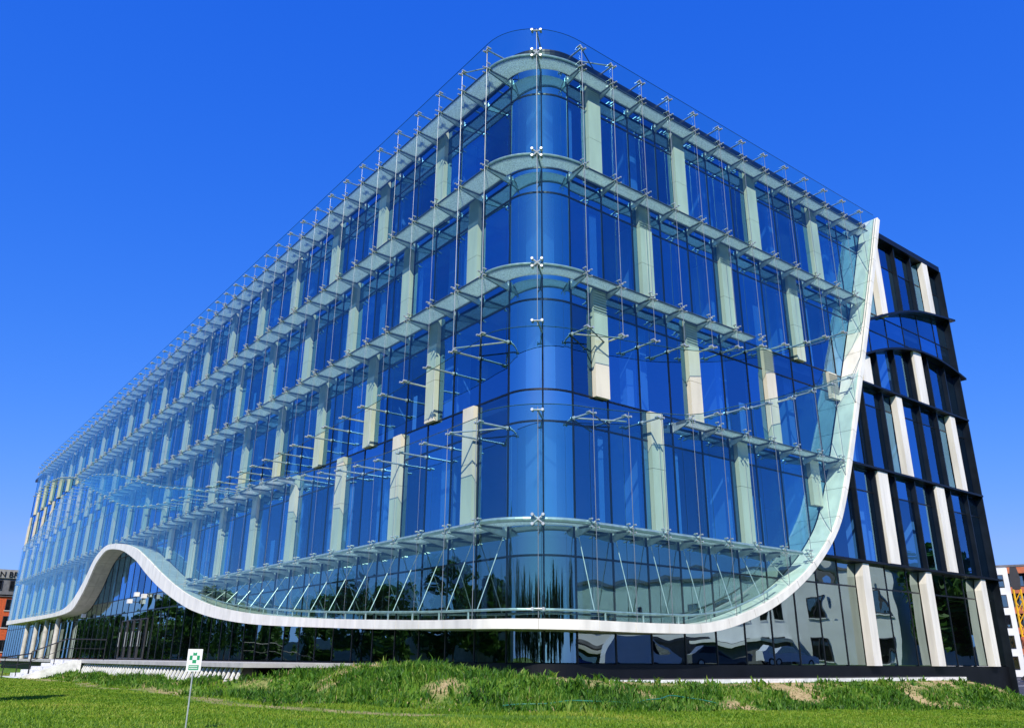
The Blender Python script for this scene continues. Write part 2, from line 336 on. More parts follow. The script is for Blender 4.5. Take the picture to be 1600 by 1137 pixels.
obj('end_wall', MB().box(1.4, XEND-.3, YIN-.25, YIN-.05, .05, 19.95), 'core', B)
cols_in = []
for i in range(1, 5):
    z0, z1 = FL[i]+.005, FL[i+1]-.43 if i < 4 else 19.99
    pts = [(2.42, 2.18)]+[(u, DW['R']+1.25) for u in (6.6, 11.1, 15.6, 20.1, 24.6)]+[(DW['L']+1.25, u) for u in (6.9, 11.5, 16.1, 20.7, 25.3, 30)]
    for (x, y) in pts:
        mb = MB().box(-.34, .34, -.34, .34, z0, z1); o_ = obj('inner_column', mb, 'inner_column', B, (x, y, 0), smooth=False)

# ---- drawn-back blinds just behind the panes
for s in 'RL':
    for k, u in enumerate(UMul[s][:-1]):
        if s == 'L' and k > 30 or s == 'R' and u > 20: continue
        for i in range(1, 5):
            if random.random() < .5:
                w_ = random.uniform(.16, .42); uu = u+(.06 if random.random() < .5 else 1.38-w_); hb = random.choice((2.85, 2.85, 2.85, 1.9, 1.4))
                obj('blind', MB().box(uu, uu+w_, DW[s]+.16, DW[s]+.19, FL[i]+.06, FL[i]+hb, W(s)), 'inner_column', B)

# ---- curtain wall: panes, mullions, transoms
CW = {}
for s in 'RL':
    wall = empty('curtain_wall', parent=B); CW[s] = wall
wallC = empty('corner_curtain_wall', parent=B)
def bowed(side, u0, u1, z0, z1, d, bow, nu=3, nz=4):
    f = W(side); vs = []
    for i in range(nu+1):
        for j in range(nz+1):
            a, c = i/nu, j/nz; b_ = bow*16*a*(1-a)*c*(1-c)
            vs.append(f(u0+(u1-u0)*a, d+b_, z0+(z1-z0)*c))
    fs = []
    for i in range(nu):
        for j in range(nz):
            q = (i*(nz+1)+j, (i+1)*(nz+1)+j, (i+1)*(nz+1)+j+1, i*(nz+1)+j+1); fs.append(q if side == 'R' else q[::-1])
    return vs, fs
far = {'vision_pane': MB(), 'spandrel_pane': MB(), 'ground_pane': MB()}
for s in 'RL':
    um = UMul[s]
    for k in range(len(um)-1):
        u0, u1 = um[k]+.03, um[k+1]-.03
        for i in range(5):
            zt = FL[i]+(3.0 if i else 2.9)
            for nm, z0, z1 in (('vision_pane', FL[i]+.03, zt-.03), ('spandrel_pane', zt+.03, FL[i+1]-.03)):
                vs, fs = bowed(s, u0, u1, z0, z1, DW[s], random.uniform(-.008, .014), *( [4, 6] if i == 0 else [3, 4]))
                if s == 'L' and k >= NEAR_L: far[nm if i else 'ground_pane'].add(vs, fs)
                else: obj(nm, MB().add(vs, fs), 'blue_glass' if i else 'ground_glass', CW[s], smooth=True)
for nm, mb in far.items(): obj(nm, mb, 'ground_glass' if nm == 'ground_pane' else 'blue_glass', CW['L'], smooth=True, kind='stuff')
for i in range(5):           # corner panes, bent
    zt = FL[i]+(3.0 if i else 2.9)
    for a0, a1 in ((0, JOINT), (JOINT, 90)):
        for nm, z0, z1 in (('vision_pane', FL[i]+.03, zt-.03), ('spandrel_pane', zt+.03, FL[i+1]-.03)):
            n = 8; vs = [arc(a0+(a1-a0)*j/n, DW['L'], DW['R'], z) for j in range(n+1) for z in (z0, z1)]
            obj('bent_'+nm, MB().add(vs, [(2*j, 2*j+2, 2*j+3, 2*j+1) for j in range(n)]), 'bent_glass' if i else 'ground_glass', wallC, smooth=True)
mull = {s: MB().box(-.026, .026, DW[s]-.022, DW[s]+.1, 0, 20.1, W(s)).mesh('mullion') for s in 'RL'}
for s in 'RL':
    for u in UMul[s]: link('mullion', mull[s], 'mullion', CW[s], W(s)(u, 0, 0))
    for i in range(5):
        for z in ((FL[i], FL[i]+(3.0 if i else 2.9)) if i else (FL[i]+2.9,)):
            obj('transom', MB().box(UMul[s][0]+.04, UMul[s][-1], DW[s]-.018, DW[s]+.08, z-.03, z+.03, W(s)), 'mullion', CW[s])
for i in range(5):
    for z in ((FL[i], FL[i]+3.0) if i else (FL[i]+2.9,)):
        n = 16; mb = MB(); P_ = []
        for j in range(n+1):
            a = 90*j/n
            for dd, zz in ((-.018, -.03), (.05, -.03), (.05, .03), (-.018, .03)): P_.append(arc(a, DW['L']+dd, DW['R']+dd, z+zz))
        mb.add(P_, [(4*j+q, 4*j+(q+1) % 4, 4*j+4+(q+1) % 4, 4*j+4+q) for j in range(n) for q in range(4)])
        obj('bent_transom', mb, 'mullion', wallC)
x_, y_, _ = arc(JOINT, DW['L'], DW['R'], 0)
obj('mullion', MB().tube([(x_, y_, 0), (x_, y_, 20.1)], .026, 8), 'mullion', wallC)

# ---- roof edge
def band(name, material, parent, d0l, d0r, d1l, d1r, z0, z1):
    o_pts = [(d0l, YIN)]+[arc(a, d0l, d0r, 0)[:2] for a in range(0, 91, 6)]+[(XEND, d0r)]
    i_pts = [(d1l, YIN)]+[arc(a, d1l, d1r, 0)[:2] for a in range(0, 91, 6)]+[(XEND, d1r)]
    mb = MB(); n = len(o_pts); vs = []
    for a, b_ in zip(o_pts, i_pts): vs += [(*a, z0), (*b_, z0), (*b_, z1), (*a, z1)]
    return obj(name, mb.add(vs, [(4*j+q, 4*j+(q+1) % 4, 4*j+4+(q+1) % 4, 4*j+4+q) for j in range(n-1) for q in range(4)]+[(0, 1, 2, 3), (4*n-1, 4*n-2, 4*n-3, 4*n-4)]), material, parent)
band('roof_edge', 'black', B, DF['L'], DF['R'], DW['L']+.5, DW['R']+.5, 20.12, 20.42)
band('plinth', 'black', B, DW['L']-.06, DW['R']-.1, DW['L']+.4, DW['R']+.4, -1.7, .035)

# ---- cream pilasters with louvred heads, staggered from floor to floor
CC = {'R': {4: (3.69, 4.555), 2: (3.69, 4.555), 3: (6.08, 4.51), 1: (6.1, 4.49)}, 'L': {4: (6.49, 4.57), 2: (6.49, 4.57), 3: (4.1, 4.57), 1: (4.08, 4.57)}}
for s in 'RL':
    for i in (1, 2, 3, 4):
        c0, pt = CC[s][i]; k = 0
        while True:
            c = c0+pt*k; k += 1
            if c > (20.5 if s == 'R' else 96): break
            hw = .30; z0, z1 = FL[i]-.02+.03, FL[i+1]-.03
            z0 = max(z0, max(rib_top(s, c-hw), rib_top(s, c+hw))+.03 if c < YEND else 0)
            if z0 > z1-.4: continue
            f = W(s); big = (s == 'R' or c < 45)
            zl = z1-1.0 if i >= 2 else z1
            zm = z0+(min(zl, z1)-z0)*.52
            pil = obj('pilaster', MB().box(c-hw, c+hw, DP[s], DW[s]-.005, z0, zm-.007, f).box(c-hw, c+hw, DP[s], DW[s]-.005, zm+.007, min(zl, z1), f) if zl > z0 else MB().box(c-hw, c+hw, DP[s]+.05, DW[s]-.005, z0, z1, f), 'cream', B)
            if i >= 2 and zl > z0:
                mb = MB()
                mb.box(c-hw, c+hw, DP[s]+.04, DW[s]-.005, zl+.002, z1, f)
                if big:
                    for q in range(10):
                        zz = zl+.02+q*.098
                        mb.hexa([f(c-hw, DP[s], zz), f(c+hw, DP[s], zz), f(c+hw, DP[s]+.04, zz+.035), f(c-hw, DP[s]+.04, zz+.035), f(c-hw, DP[s], zz+.012), f(c+hw, DP[s], zz+.012), f(c+hw, DP[s]+.04, zz+.047), f(c-hw, DP[s]+.04, zz+.047)])
                obj('louvre', mb, 'louvre', pil, kind='stuff')

# ---- black finned end of the short front
fin_w = empty('finned_facade', parent=B)
f = W('R')
def top_at(x): return rlo_R(x)-.12
CUP = curve([(19, 14.4), (21, 15.2), (22.7, 15.87), (24.2, 16.4), (25.9, 16.85), (27.5, 17.1), (29.9, 17.4)])
CLO = curve([(18.5, 12.5), (20.1, 13.25), (21.8, 13.85), (23.35, 14.25), (25.2, 14.55), (26.6, 14.57), (28.2, 14.4), (29.9, 14.05)])
def ledge(z_of, x0, x1, th, d0, nm):
    xs = np.linspace(x0, x1, 15); vs = []
    for x in xs:
        z = z_of(x)
        vs += [f(x, d0, z-th/2), f(x, DW['R']-.026, z-th/2), f(x, DW['R']-.026, z+th/2), f(x, d0, z+th/2)]
    n = len(xs)
    obj(nm, MB().add(vs, [(4*j+q, 4*j+(q+1) % 4, 4*j+4+(q+1) % 4, 4*j+4+q) for j in range(n-1) for q in range(4)]+[(0, 1, 2, 3), (4*n-1, 4*n-2, 4*n-3, 4*n-4)]), 'black', fin_w)
ledge(lambda x: 3.9, 14.3, XEND+.35, .09, DF['R']-.1, 'ledge')
ledge(lambda x: 7.9, 17.0, XEND+.05, .09, DF['R']-.06, 'ledge')
ledge(lambda x: 11.76, 18.7, XEND+.05, .09, DF['R']-.06, 'ledge')
ledge(CLO, 19.5, XEND+.55, .10, DF['R']-.12, 'curved_ledge')
ledge(CUP, 20.5, XEND+.55, .10, DF['R']-.12, 'curved_ledge')
rows = [(3.98, lambda x: 7.82), (7.98, lambda x: 11.68), (11.84, lambda x: CLO(x)-.06), (None, lambda x: 20.1)]
for r_, (zb, zt) in enumerate(rows):
    for x in FINX:
        z0 = zb if zb else CUP(x)+.06; z1 = min(zt(x), top_at(x-.1))
        if z1-z0 > .3: obj('fin', MB().box(x-.035, x+.035, DF['R']+.115*(x < XEND), DW['R']-.024, z0, z1, f), 'black_fin', fin_w)
    wh = [(19.6, 20.38), (24.61, 25.38)] if r_ in (0, 2) else [(22.2, 22.72), (27.32, 27.83)]
    if r_ == 3: wh = [(22.2, 22.75), (27.3, 27.83)]
    for x0, x1 in wh:
        z0 = zb if zb else CUP(x0)+.08; z1 = min(zt((x0+x1)/2), top_at(x0-.1))
        if z1-z0 > .3: obj('white_panel', MB().box(x0, x1, DF['R']+.01, DW['R']-.025, z0, z1, f), 'white_panel', fin_w)
for x0, x1 in ((17.25, 17.8), (22.2, 22.78), (27.3, 27.84)):
    # ground-floor pier with a chamfered head
    z0, z1 = .04, 3.82; d0, d1 = DF['R']-.02, DW['R']-.025
    mb = MB().hexa([f(x0, d0, z0), f(x1, d0, z0), f(x1, d1, z0), f(x0, d1, z0), f(x0, d0, z1-.5), f(x1, d0, z1-.5), f(x1, d1, z1-.5), f(x0, d1, z1-.5)])
    mb.hexa([f(x0, d0, z1-.5), f(x1, d0, z1-.5), f(x1, d1, z1-.5), f(x0, d1, z1-.5), f(x0+.12, d0, z1), f(x1, d0, z1), f(x1, d1, z1), f(x0+.12, d1, z1)])
    obj('pier', mb, 'white_panel', fin_w)
obj('end_fin', MB().box(XEND-.02, XEND+.05, DF['R']-.02, DW['R']+.6, -1.6, 20.12, f), 'black_fin', fin_w)

# ---- white ribbon in panels
rib = empty('white_ribbon', parent=B)
def strip(edge_pts, name='ribbon_panel', material='ribbon'):
    """edge_pts: list of (outer_low, outer_top, inner_low, inner_top) stations"""
    vs = []
    for s_ in edge_pts: vs += [s_[0], s_[2], s_[3], s_[1]]
    n = len(edge_pts)
    mb = MB().add(vs, [(4*j+q, 4*j+(q+1) % 4, 4*j+4+(q+1) % 4, 4*j+4+q) for j in range(n-1) for q in range(4)]+[(0, 1, 2, 3), (4*n-1, 4*n-2, 4*n-3, 4*n-4)])
    return obj(name, mb, material, rib)
# path stations along each front, spaced by arc length
def stations(side):
    if side == 'R': us = np.linspace(2.55, 22.18, 500); lo = [(u, rlo_R(u)) for u in us]
    else: us = np.linspace(2.15, YEND, 900); lo = [(u, (lbot(u)+ltop(u))/2) for u in us]
    L = np.concatenate([[0], np.cumsum([math.dist(lo[i], lo[i+1]) for i in range(len(lo)-1)])])
    n = int(L[-1]/1.35); out_ = []
    for i in range(n):
        seg = np.linspace(i*L[-1]/n+.010, (i+1)*L[-1]/n-.010, 4); out_.append([float(np.interp(q, L, us)) for q in seg])
    return out_
for side in 'RL':
    f2 = W(side); din = DW[side]-.03
    for seg in stations(side):
        st = []; s2 = []; s3 = []; s4 = []
        for u in seg:
            if side == 'R':
                du = .01; g_r = (rlo_R(u+du)-rlo_R(u-du))/(2*du) if u < 22.1 else (rlo_R(22.1)-rlo_R(22.08))/.02
                l_ = math.hypot(1, g_r); th = .27-.05*min(1, max(0, (u-8)/6))
                a = (u, rlo_R(u)); b_ = (u-g_r/l_*th, rlo_R(u)+th/l_)
            else:
                g_r = (lbot(u+.02)-lbot(u-.02)+ltop(u+.02)-ltop(u-.02))/.08; l_ = math.hypot(1, g_r)
                zc = (lbot(u)+ltop(u))/2; th = (ltop(u)-lbot(u))/l_/2
                a = (u+g_r/l_*th, zc-th/l_); b_ = (u-g_r/l_*th, zc+th/l_)
            b_ = (b_[0], min(b_[1], 20.62))
            st.append((f2(a[0], -.12, a[1]), f2(b_[0], -.12, b_[1]), f2(a[0], din, a[1]), f2(b_[0], din, b_[1])))
            s2.append((f2(a[0], -.12, a[1]), f2(b_[0], -.12, b_[1]), f2(a[0], -.01, a[1]), f2(b_[0], -.01, b_[1]))); s3.append((f2(a[0], 0, a[1]), f2(b_[0], 0, b_[1]), f2(a[0], .52, a[1]), f2(b_[0], .52, b_[1]))); s4.append((f2(a[0], .532, a[1]), f2(b_[0], .532, b_[1]), f2(a[0], din, a[1]), f2(b_[0], din, b_[1])))
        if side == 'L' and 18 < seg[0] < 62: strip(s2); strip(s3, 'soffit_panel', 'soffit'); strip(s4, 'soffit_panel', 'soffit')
        else: strip(st)
for a0, a1 in ((0, JOINT), (JOINT, 90)):
    st = []
    for j in range(9):
        a = a0+.1+(a1-a0-.2)*j/8; zb, zt = .895+.02*(1-a/90), 1.165
        st.append((arc(a, -.12, -.12, zb), arc(a, -.12, -.12, zt), arc(a, DW['L']-.03, DW['R']-.03, zb), arc(a, DW['L']-.03, DW['R']-.03, zt)))
    strip(st)

# ---- outer glass screen: panes, rods, point fittings
scr = {'R': empty('glass_screen', parent=B), 'L': empty('glass_screen', parent=B), 'C': empty('corner_glass_screen', parent=B)}
DU, DL_ = .05, -.05
bands = [(0, 3.8), (3.8, 7.7), (7.7, 11.7), (11.7, 15.7), (15.7, 19.7), (19.7, PAR)]
farp = MB()
def screen_pane(side, ua, ub, lo, hi, d, bulk):
    n = 6; f2 = W(side); us = np.linspace(ua+.012, ub-.012, n+1); vs = []; ok = False
    for u in us:
        l_, h_ = lo(u), hi(u)
        if h_ <= l_: h_ = l_
        else: ok = True
        vs += [f2(u, d, l_), f2(u, d, h_)]
    if not ok: return
    fs = []
    for j in range(n):
        if vs[2*j+1][2]-vs[2*j][2] < 1e-4 and vs[2*j+3][2]-vs[2*j+2][2] < 1e-4: continue
        q = (2*j, 2*j+2, 2*j+3, 2*j+1); fs.append(q if side == 'R' else q[::-1])
    if bulk: farp.add(vs, fs)
    else: obj('glass_pane', MB().add(vs, fs), 'clear_glass', scr[side])
for side in 'RL':
    us = URod[side]
    for k in range(len(us)-1):
        if side == 'R' and us[k] > 21.9: continue
        bulk = side == 'L' and k >= NEAR_L
        for z0, z1 in bands:
            rt = lambda u: rib_top(side, u)+.02
            screen_pane(side, us[k], us[k+1], lambda u: max(z0+.01, rt(u), ZUP[side](u)), lambda u: z1-.01, DU, bulk)
            screen_pane(side, us[k], us[k+1], lambda u: max(z0+.01, rt(u)), lambda u: min(z1-.01, ZLO[side](u)), DL_, bulk)
obj('glass_pane', farp, 'clear_glass', scr['L'], kind='stuff')
for a0, a1 in ((0, JOINT), (JOINT, 90)):
    for z0, z1 in bands:
        for lo, hi, d in ((max(z0, 9.55), z1, DU), (max(z0, 1.2), min(z1, 7.03), DL_)):
            if hi-lo < .1: continue
            n = 8; vs = []
            for j in range(n+1):
                a = a0+.3+(a1-a0-.6)*j/n; k_ = a/90
                l2 = lo+(.1*k_ if lo == 9.55 else 0); h2 = hi+(.17*k_ if hi == 7.03 else 0)
                vs += [arc(a, d, d, l2), arc(a, d, d, h2)]
            obj('bent_glass_pane', MB().add(vs, [(2*j, 2*j+2, 2*j+3, 2*j+1) for j in range(n)]), 'clear_glass', scr['C'], smooth=True)
# glass rims that catch the eye: parapet and the two wave edges
def rim(pts, par, r=.013): obj('glass_edge', MB().tube(pts, r, 4), 'glass_edge', par)
for side in 'RL':
    f2 = W(side); ue = 21.9 if side == 'R' else YEND; u0 = U0[side]
    us = np.linspace(u0, ue, 60 if side == 'L' else 24)
    rim([f2(u0, DU, PAR), f2(ue, DU, PAR)], scr[side])
    rim([f2(u, DU, max(ZUP[side](u), rib_top(side, u)+.02)) for u in us], scr[side]); rim([f2(u, DL_, max(ZLO[side](u), rib_top(side, u)+.02)) for u in us], scr[side])
rim([arc(a, DU, DU, PAR) for a in range(0, 91, 6)], scr['C']); rim([arc(a, DU, DU, 9.55+.1*a/90) for a in range(0, 91, 6)], scr['C']); rim([arc(a, DL_, DL_, 7.03+.17*a/90) for a in range(0, 91, 6)], scr['C'])

# spider fitting: hub, four arms, four discs
def spider(side):
    mb = MB(); f2 = W(side)
    mb.tube([f2(0, -.08, 0), f2(0, .16, 0)], .028, 8)
    for sx in (-1, 1):
        for sz in (-1, 1):
            mb.tube([f2(0, .05, 0), f2(sx*.13, .02, sz*.11)], [.018, .012], 5)
            mb.tube([f2(sx*.13, -.085, sz*.11), f2(sx*.13, .05, sz*.11)], .026, 7)
    return mb.mesh('spider_fitting')
SP = {s: spider(s) for s in 'RL'}
spf = MB(); n_sp = 0
def put_spider(side, u, z):
    global n_sp
    if side == 'L' and u > 46:
        me_ = SP[side]; o3 = W(side)(u, 0, z)
        spf.add([Vector(o3)+v.co for v in me_.vertices], [tuple(p_.vertices) for p_ in me_.polygons]); return
    link('spider_fitting', SP[side], 'steel', scr[side], W(side)(u, 0, z))
strutm = {}
def strut_mesh(side, dl):
    mb = MB(); f2 = W(side); mb.tube([f2(0, -.04, 0), f2(0, DW[side]-.03, 0)], .034, 7)
    for sx in (-1, 1): mb.tube([f2(0, .0, 0), f2(sx*.12, -.02, .0)], .02, 5); mb.tube([f2(sx*.12, -.09, 0), f2(sx*.12, .07, 0)], .036, 7)
    mb.tube([f2(0, DW[side]-.075, 0), f2(0, DW[side]-.03, 0)], .07, 8)
    return mb.mesh('strut')
ST = {s: strut_mesh(s, 1) for s in 'RL'}
for side in 'RL':
    f2 = W(side)
    for k, u in enumerate(URod[side]):
        if side == 'R' and u > 21.6: continue
        rt = rib_top(side, u)
        zu = max(ZUP[side](u), rt+.02); zl = ZLO[side](u)
        zp = PAR-.12
        r_ = .0105 if (side == 'R' or k < 2) else .005
        if zp-zu > .4: obj('rod', MB().tube([f2(u, -.005, zu+.03), f2(u, -.005, zp-.12)], r_, 6), 'rod', scr[side])
        if zl-rt > .4 and zl < zu-.1: obj('rod', MB().tube([f2(u, -.09, rt), f2(u, -.09, zl-.02)], r_, 6), 'rod', scr[side])
        elif zl >= zu-.1: obj('rod', MB().tube([f2(u, -.09, rt), f2(u, -.09, zu)], r_, 6), 'rod', scr[side])
        for z in LV:
            if z > rt+.15 and (z > zu+.05 or z < zl-.05): put_spider(side, u, z)
        link('strut', ST[side], 'steel', scr[side], f2(u, 0, PAR-.32))
        if zu > rt+.3: link('strut', ST[side], 'steel', scr[side], f2(u, 0, zu+.14))
        if zl > rt+.3: link('strut', ST[side], 'steel', scr[side], f2(u, 0, zl-.14))
if spf.v: obj('spider_fitting', spf, 'steel', scr['L'], kind='stuff')
# corner rod, fittings and struts
ja = R(JOINT); jn = Vector((math.cos(ja), math.sin(ja), 0)); jt = Vector((-jn.y, jn.x, 0))
jo = Vector(arc(JOINT, 0, 0, 0)); ji = Vector(arc(JOINT, DW['L'], DW['R'], 0))
def corner_fit(z, strut=True, cross=False):
    mb = MB(); c = jo+Vector((0, 0, z)); bend = (ji-jo).normalized()
    arms = [(-1, -1), (-1, 1), (1, -1), (1, 1)] if cross else [(-1, 0), (1, 0)]
    for sx, sz in arms:
        e = c+jt*sx*.15+Vector((0, 0, sz*.13)); mb.tube([c-bend*.03, e-bend*.03], .028, 6); mb.tube([e-bend*.1, e+bend*.06], .045, 8)
    if strut: mb.tube([c, ji+Vector((0, 0, z))], .034, 7)
    obj('corner_fitting', mb, 'steel', scr['C'], smooth=False)
for z in LV: 
    if z != 7.7: corner_fit(z, True, True)
for z in (PAR-.14, 9.75, 6.95, 1.42): corner_fit(z)
obj('rod', MB().tube([jo+Vector((0, 0, 9.6)), jo+Vector((0, 0, PAR-.05))], .012, 6), 'rod', scr['C'])
obj('rod', MB().tube([jo+Vector((0, 0, 1.2)), jo+Vector((0, 0, 7.05))], .012, 6), 'rod', scr['C'])
# diagonal braces beside the corner in the open slot and at parapet
for side in 'RL':
    f2 = W(side); a, b_ = URod[side][0], URod[side][1]
    for z in (ZUP[side](a)+.14, ZLO[side](a)-.14, PAR-.32):
        obj('brace', MB().tube([f2(a, DW[side]-.05, z), f2(b_, .02, z)], .026, 6), 'steel', scr[side])
        obj('brace', MB().tube([f2(a, .02, z), f2(b_, DW[side]-.05, z)], .022, 6), 'steel_dark', scr[side])

# ---- maintenance walkways
def grating_mesh(side):
    p_ = PITCHU[side]; return MB().box(.035, p_-.035, .12, DP[side]-.03, -.035, 0, W(side)).mesh('grating')
def bracket_mesh(side):
    f2 = W(side); D = DW[side]; mb = MB()
    poly = [(.06, -.05), (D-.04, -.05), (D-.04, -.30), (D-.22, -.28), (.10, -.13)]
    g2 = lambda a, b_, c: f2(b_, a, c)
    mb.prism(poly, -.028, -.010, g2); mb.prism(poly, .010, .028, g2)
    mb.box(-.05, .05, D-.075, D-.055, -.33, .02, f2)
    return mb.mesh('bracket')
def bearer_mesh(side): return MB().box(-.034, .034, .1, DP[side]-.03, -.10, .004, W(side)).mesh('bearer')
GR = {s: grating_mesh(s) for s in 'RL'}; BR = {s: bracket_mesh(s) for s in 'RL'}; BE = {s: bearer_mesh(s) for s in 'RL'}
rng_lv = {'R': {19.7: (0, 21.0), 15.7: (0, 19.8), 11.7: (0, 11.4), 7.7: (6.9, 16.2), 3.8: (0, 12.6)},
          'L': {19.7: (0, 88.6), 15.7: (0, 66), 11.7: (0, 51), 7.7: (17, 88.6), 3.8: (0, 29)}}
for side in 'RL':
    f2 = W(side)
    for z, (ua, ub) in rng_lv[side].items():
        us = [u for u in URod[side] if ua <= u <= ub+.01]
        last = us[-1] if side == 'L' else min(us[-1]+1.2, ub+.2)
        wk = obj('walkway', MB().tube([f2(us[0], .1, z), f2(last, .1, z)], .075 if z == 3.8 else .03, 8).box(us[0], last, DP[side]-.025, DP[side]-.001, z-.09, z, f2), 'steel' if z == 3.8 else 'steel_dark', B)
        for k, u in enumerate(us):
            link('bracket', BR[side], 'steel', wk, f2(u, 0, z)); link('bearer', BE[side], 'steel_dark', wk, f2(u, 0, z))
            if k < len(us)-1: link('grating', GR[side], 'grating', wk, f2(u, 0, z))
        if side == 'R' and last > us[-1]+.3:
            obj('grating', MB().box(us[-1]+.035, last, .12, DP['R']-.03, z-.035, z, f2), 'grating', wk)
wc = {}
for z in LV:
    if z == 7.7: continue
    n = 16; vs = []
    for j in range(n+1):
        a = 90*j/n
        for dd, zz in ((.12, -.035), (.85, -.035), (.85, 0), (.12, 0)): vs.append(arc(a, dd*DP['L']/.85, dd*DP['R']/.85, z+zz))
    wk = obj('corner_walkway', MB().tube([arc(90*j/n, .1, .1, z+.02) for j in range(n+1)], .075 if z == 3.8 else .05, 8), 'steel', B, smooth=False)
    obj('grating', MB().add(vs, [(4*j+q, 4*j+(q+1) % 4, 4*j+4+(q+1) % 4, 4*j+4+q) for j in range(n) for q in range(4)]), 'grating', wk)
# ---- tie rods and foot rail above the ribbon
ft = empty('foot_rail', parent=B)
for side in 'RL':
    f2 = W(side); um = 12.0 if side == 'R' else 28.5; um2 = 11 if side == 'R' else 26
    for u in URod[side]:
        if u < um: obj('tie_rod', MB().tube([f2(u, DW[side]-.15, 3.5), f2(u, .06, rib_top(side, u)+.22)], .015, 6), 'steel', ft)
    us = np.linspace(U0[side], um2, 20)
    obj('rail', MB().tube([f2(u, .06, rib_top(side, u)+.24) for u in us], .036, 7), 'steel', ft)
    for u in np.arange(U0[side]+.4, um2, 1.5):
        obj('post', MB().tube([f2(u, .06, rib_top(side, u)-.02), f2(u, .06, rib_top(side, u)+.24)], .028, 6), 'steel', ft)
obj('rail', MB().tube([arc(a, .06, .06, 1.17+.24) for a in range(0, 91, 6)], .036, 7), 'steel', ft)
# ---- round columns under the low far end of the ribbon, floodlights by the entrance
for y in (63.5, 68.5, 73.5, 78.5):
    obj('round_column', MB().tube([(.45, y, -.6), (.45, y, 3.27)], .2, 14), 'concrete', B, smooth=False)
for y, z, d in ((55.5, 3.15, .9), (42.3, 3.6, .9), (40.8, 3.95, .9), (39.0, 3.75, .9)):
    la = obj('floodlight', MB().box(-.32, -.06, -.2, .2, -.13, .13), 'lamp_white', B, (d, y, z)); obj('lamp_arm', MB().tube([(-.06, 0, 0), (.18, 0, -.05)], .03, 6), 'steel_dark', la)
# entrance doors: dark frames in the ground-floor glass
for k in range(4):
    y = 38.2+k*1.55
    dr = obj('entrance_door', MB().box(.90, .98, y, y+.06, .04, 2.45).box(.90, .98, y+1.34, y+1.4, .04, 2.45).box(.90, .98, y+.06, y+1.34, 2.39, 2.45).box(.90, .98, y+.06, y+1.34, .04, .12), 'frame_dark', B)
    obj('door_handle', MB().tube([(.84, y+1.2, .8), (.84, y+1.2, 1.7)], .018, 6), 'steel', dr)

# ------------------------------------------------------------------ terrace, stairs, kerb, car park
TX, TY0, TY1 = -4.0, 8.4, 60.
ter = obj('terrace', MB().box(TX, .95, TY0, TY1, -.14, -.01), 'stone'); ter['kind'] = 'structure'
obj('retaining_wall', MB().box(TX+.45, TX+.6, TY0+.3, TY1, -.9, -.141), 'black', ter)
slat = MB()
slat.prism([(.20, -.142), (.27, -.142), (.05, -.66), (-.02, -.66)], -.06, .06)
slm = slat.mesh('slat')
for k in range(58):
    link('slat', slm, 'paint', ter, (TX-.04, 9.0+.42*k, 0))
st = empty('stairs', (TX-.35, 33, 0)); tag(st, kind='structure')
obj('top_step', MB().box(-.02, .349, -2.6, 3.0, -1.2, -.012), 'paint', st)
for k in range(5):
    obj('step', MB().box(-.46*(k+1), -.46*k-.023, -2.6, 3.0, -1.2, -.01-.165*(k+1)), 'paint', st)
obj('stringer', MB().prism([(.34, -.03), (-.1, -.03), (-2.4, -.84), (-2.4, -1.2), (.34, -1.2)], -2.85, -2.603), 'paint', st)
kb = obj('kerb', MB().box(-.3, 22.6, -.36, -.30, -.75, -.355), 'paint'); kb['kind'] = 'structure'
pav = obj('pavement', MB().box(-.2, 22.6, -.299, .71, -.75, -.345), 'asphalt'); pav['kind'] = 'structure'
sr = obj('street', MB().box(15, 43, -34, -13.6, -.6, -.3), 'asphalt'); sr['kind'] = 'structure'
cp = obj('car_park', MB().box(31.5, 150, -14, 140, -1.9, -1.28), 'asphalt'); cp['kind'] = 'structure'
for k in range(26):
    obj('bay_line', MB().box(33, 38.2, -6+2.6*k, -5.86+2.6*k, -1.276, -1.272), 'paint', cp)
for k in range(10):
    obj('lane_line', MB().box(42+.0*k, 90, -4+7*k, -3.75+7*k, -1.276, -1.272), 'paint', cp)

# handrails
def railing(name, pts, zt, label, mid=True, mt_='steel', nposts=4):
    """pts: foot points; rail at height zt above them"""
    r = empty(name, pts[0], label, 'railing'); o0 = Vector(pts[0])
    P_ = [Vector(p)-o0 for p in pts]; up = Vector((0, 0, zt))
    obj('handrail', MB().tube([p+up for p in P_], .03, 8), mt_, r)
    if mid: obj('lower_rail', MB().tube([p+up*.55 for p in P_], .018, 6), mt_, r)
    L = [0]
    for a, b_ in zip(P_, P_[1:]): L.append(L[-1]+(b_-a).length)
    for k in range(nposts):
        q = L[-1]*k/(nposts-1); i = max(j for j in range(len(L)-1) if L[j] <= q+1e-6)
        p = P_[i].lerp(P_[i+1], (q-L[i])/max(1e-6, L[i+1]-L[i]))
        obj('post', MB().tube([p+Vector((0, 0, -.03)), p+up], .022, 6), mt_, r)
    return r
railing('stair_railing', [(-5.98, 32.0, -.66), (-5.61, 32.0, -.50), (-4.5, 32.0, -.02), (-4.05, 32.0, -.01), (-2.6, 32, -.01)], 1.02, 'dark metal handrail rising over the upper white steps to the terrace', mt_='black_metal')
railing('black_railing', [(-9.0, 31.4, -.84), (-7.11, 31.4, -.84), (-6.0, 31.7, -.66)], .95, 'black metal railing beside the lowest white steps', mt_='black_metal', nposts=6)
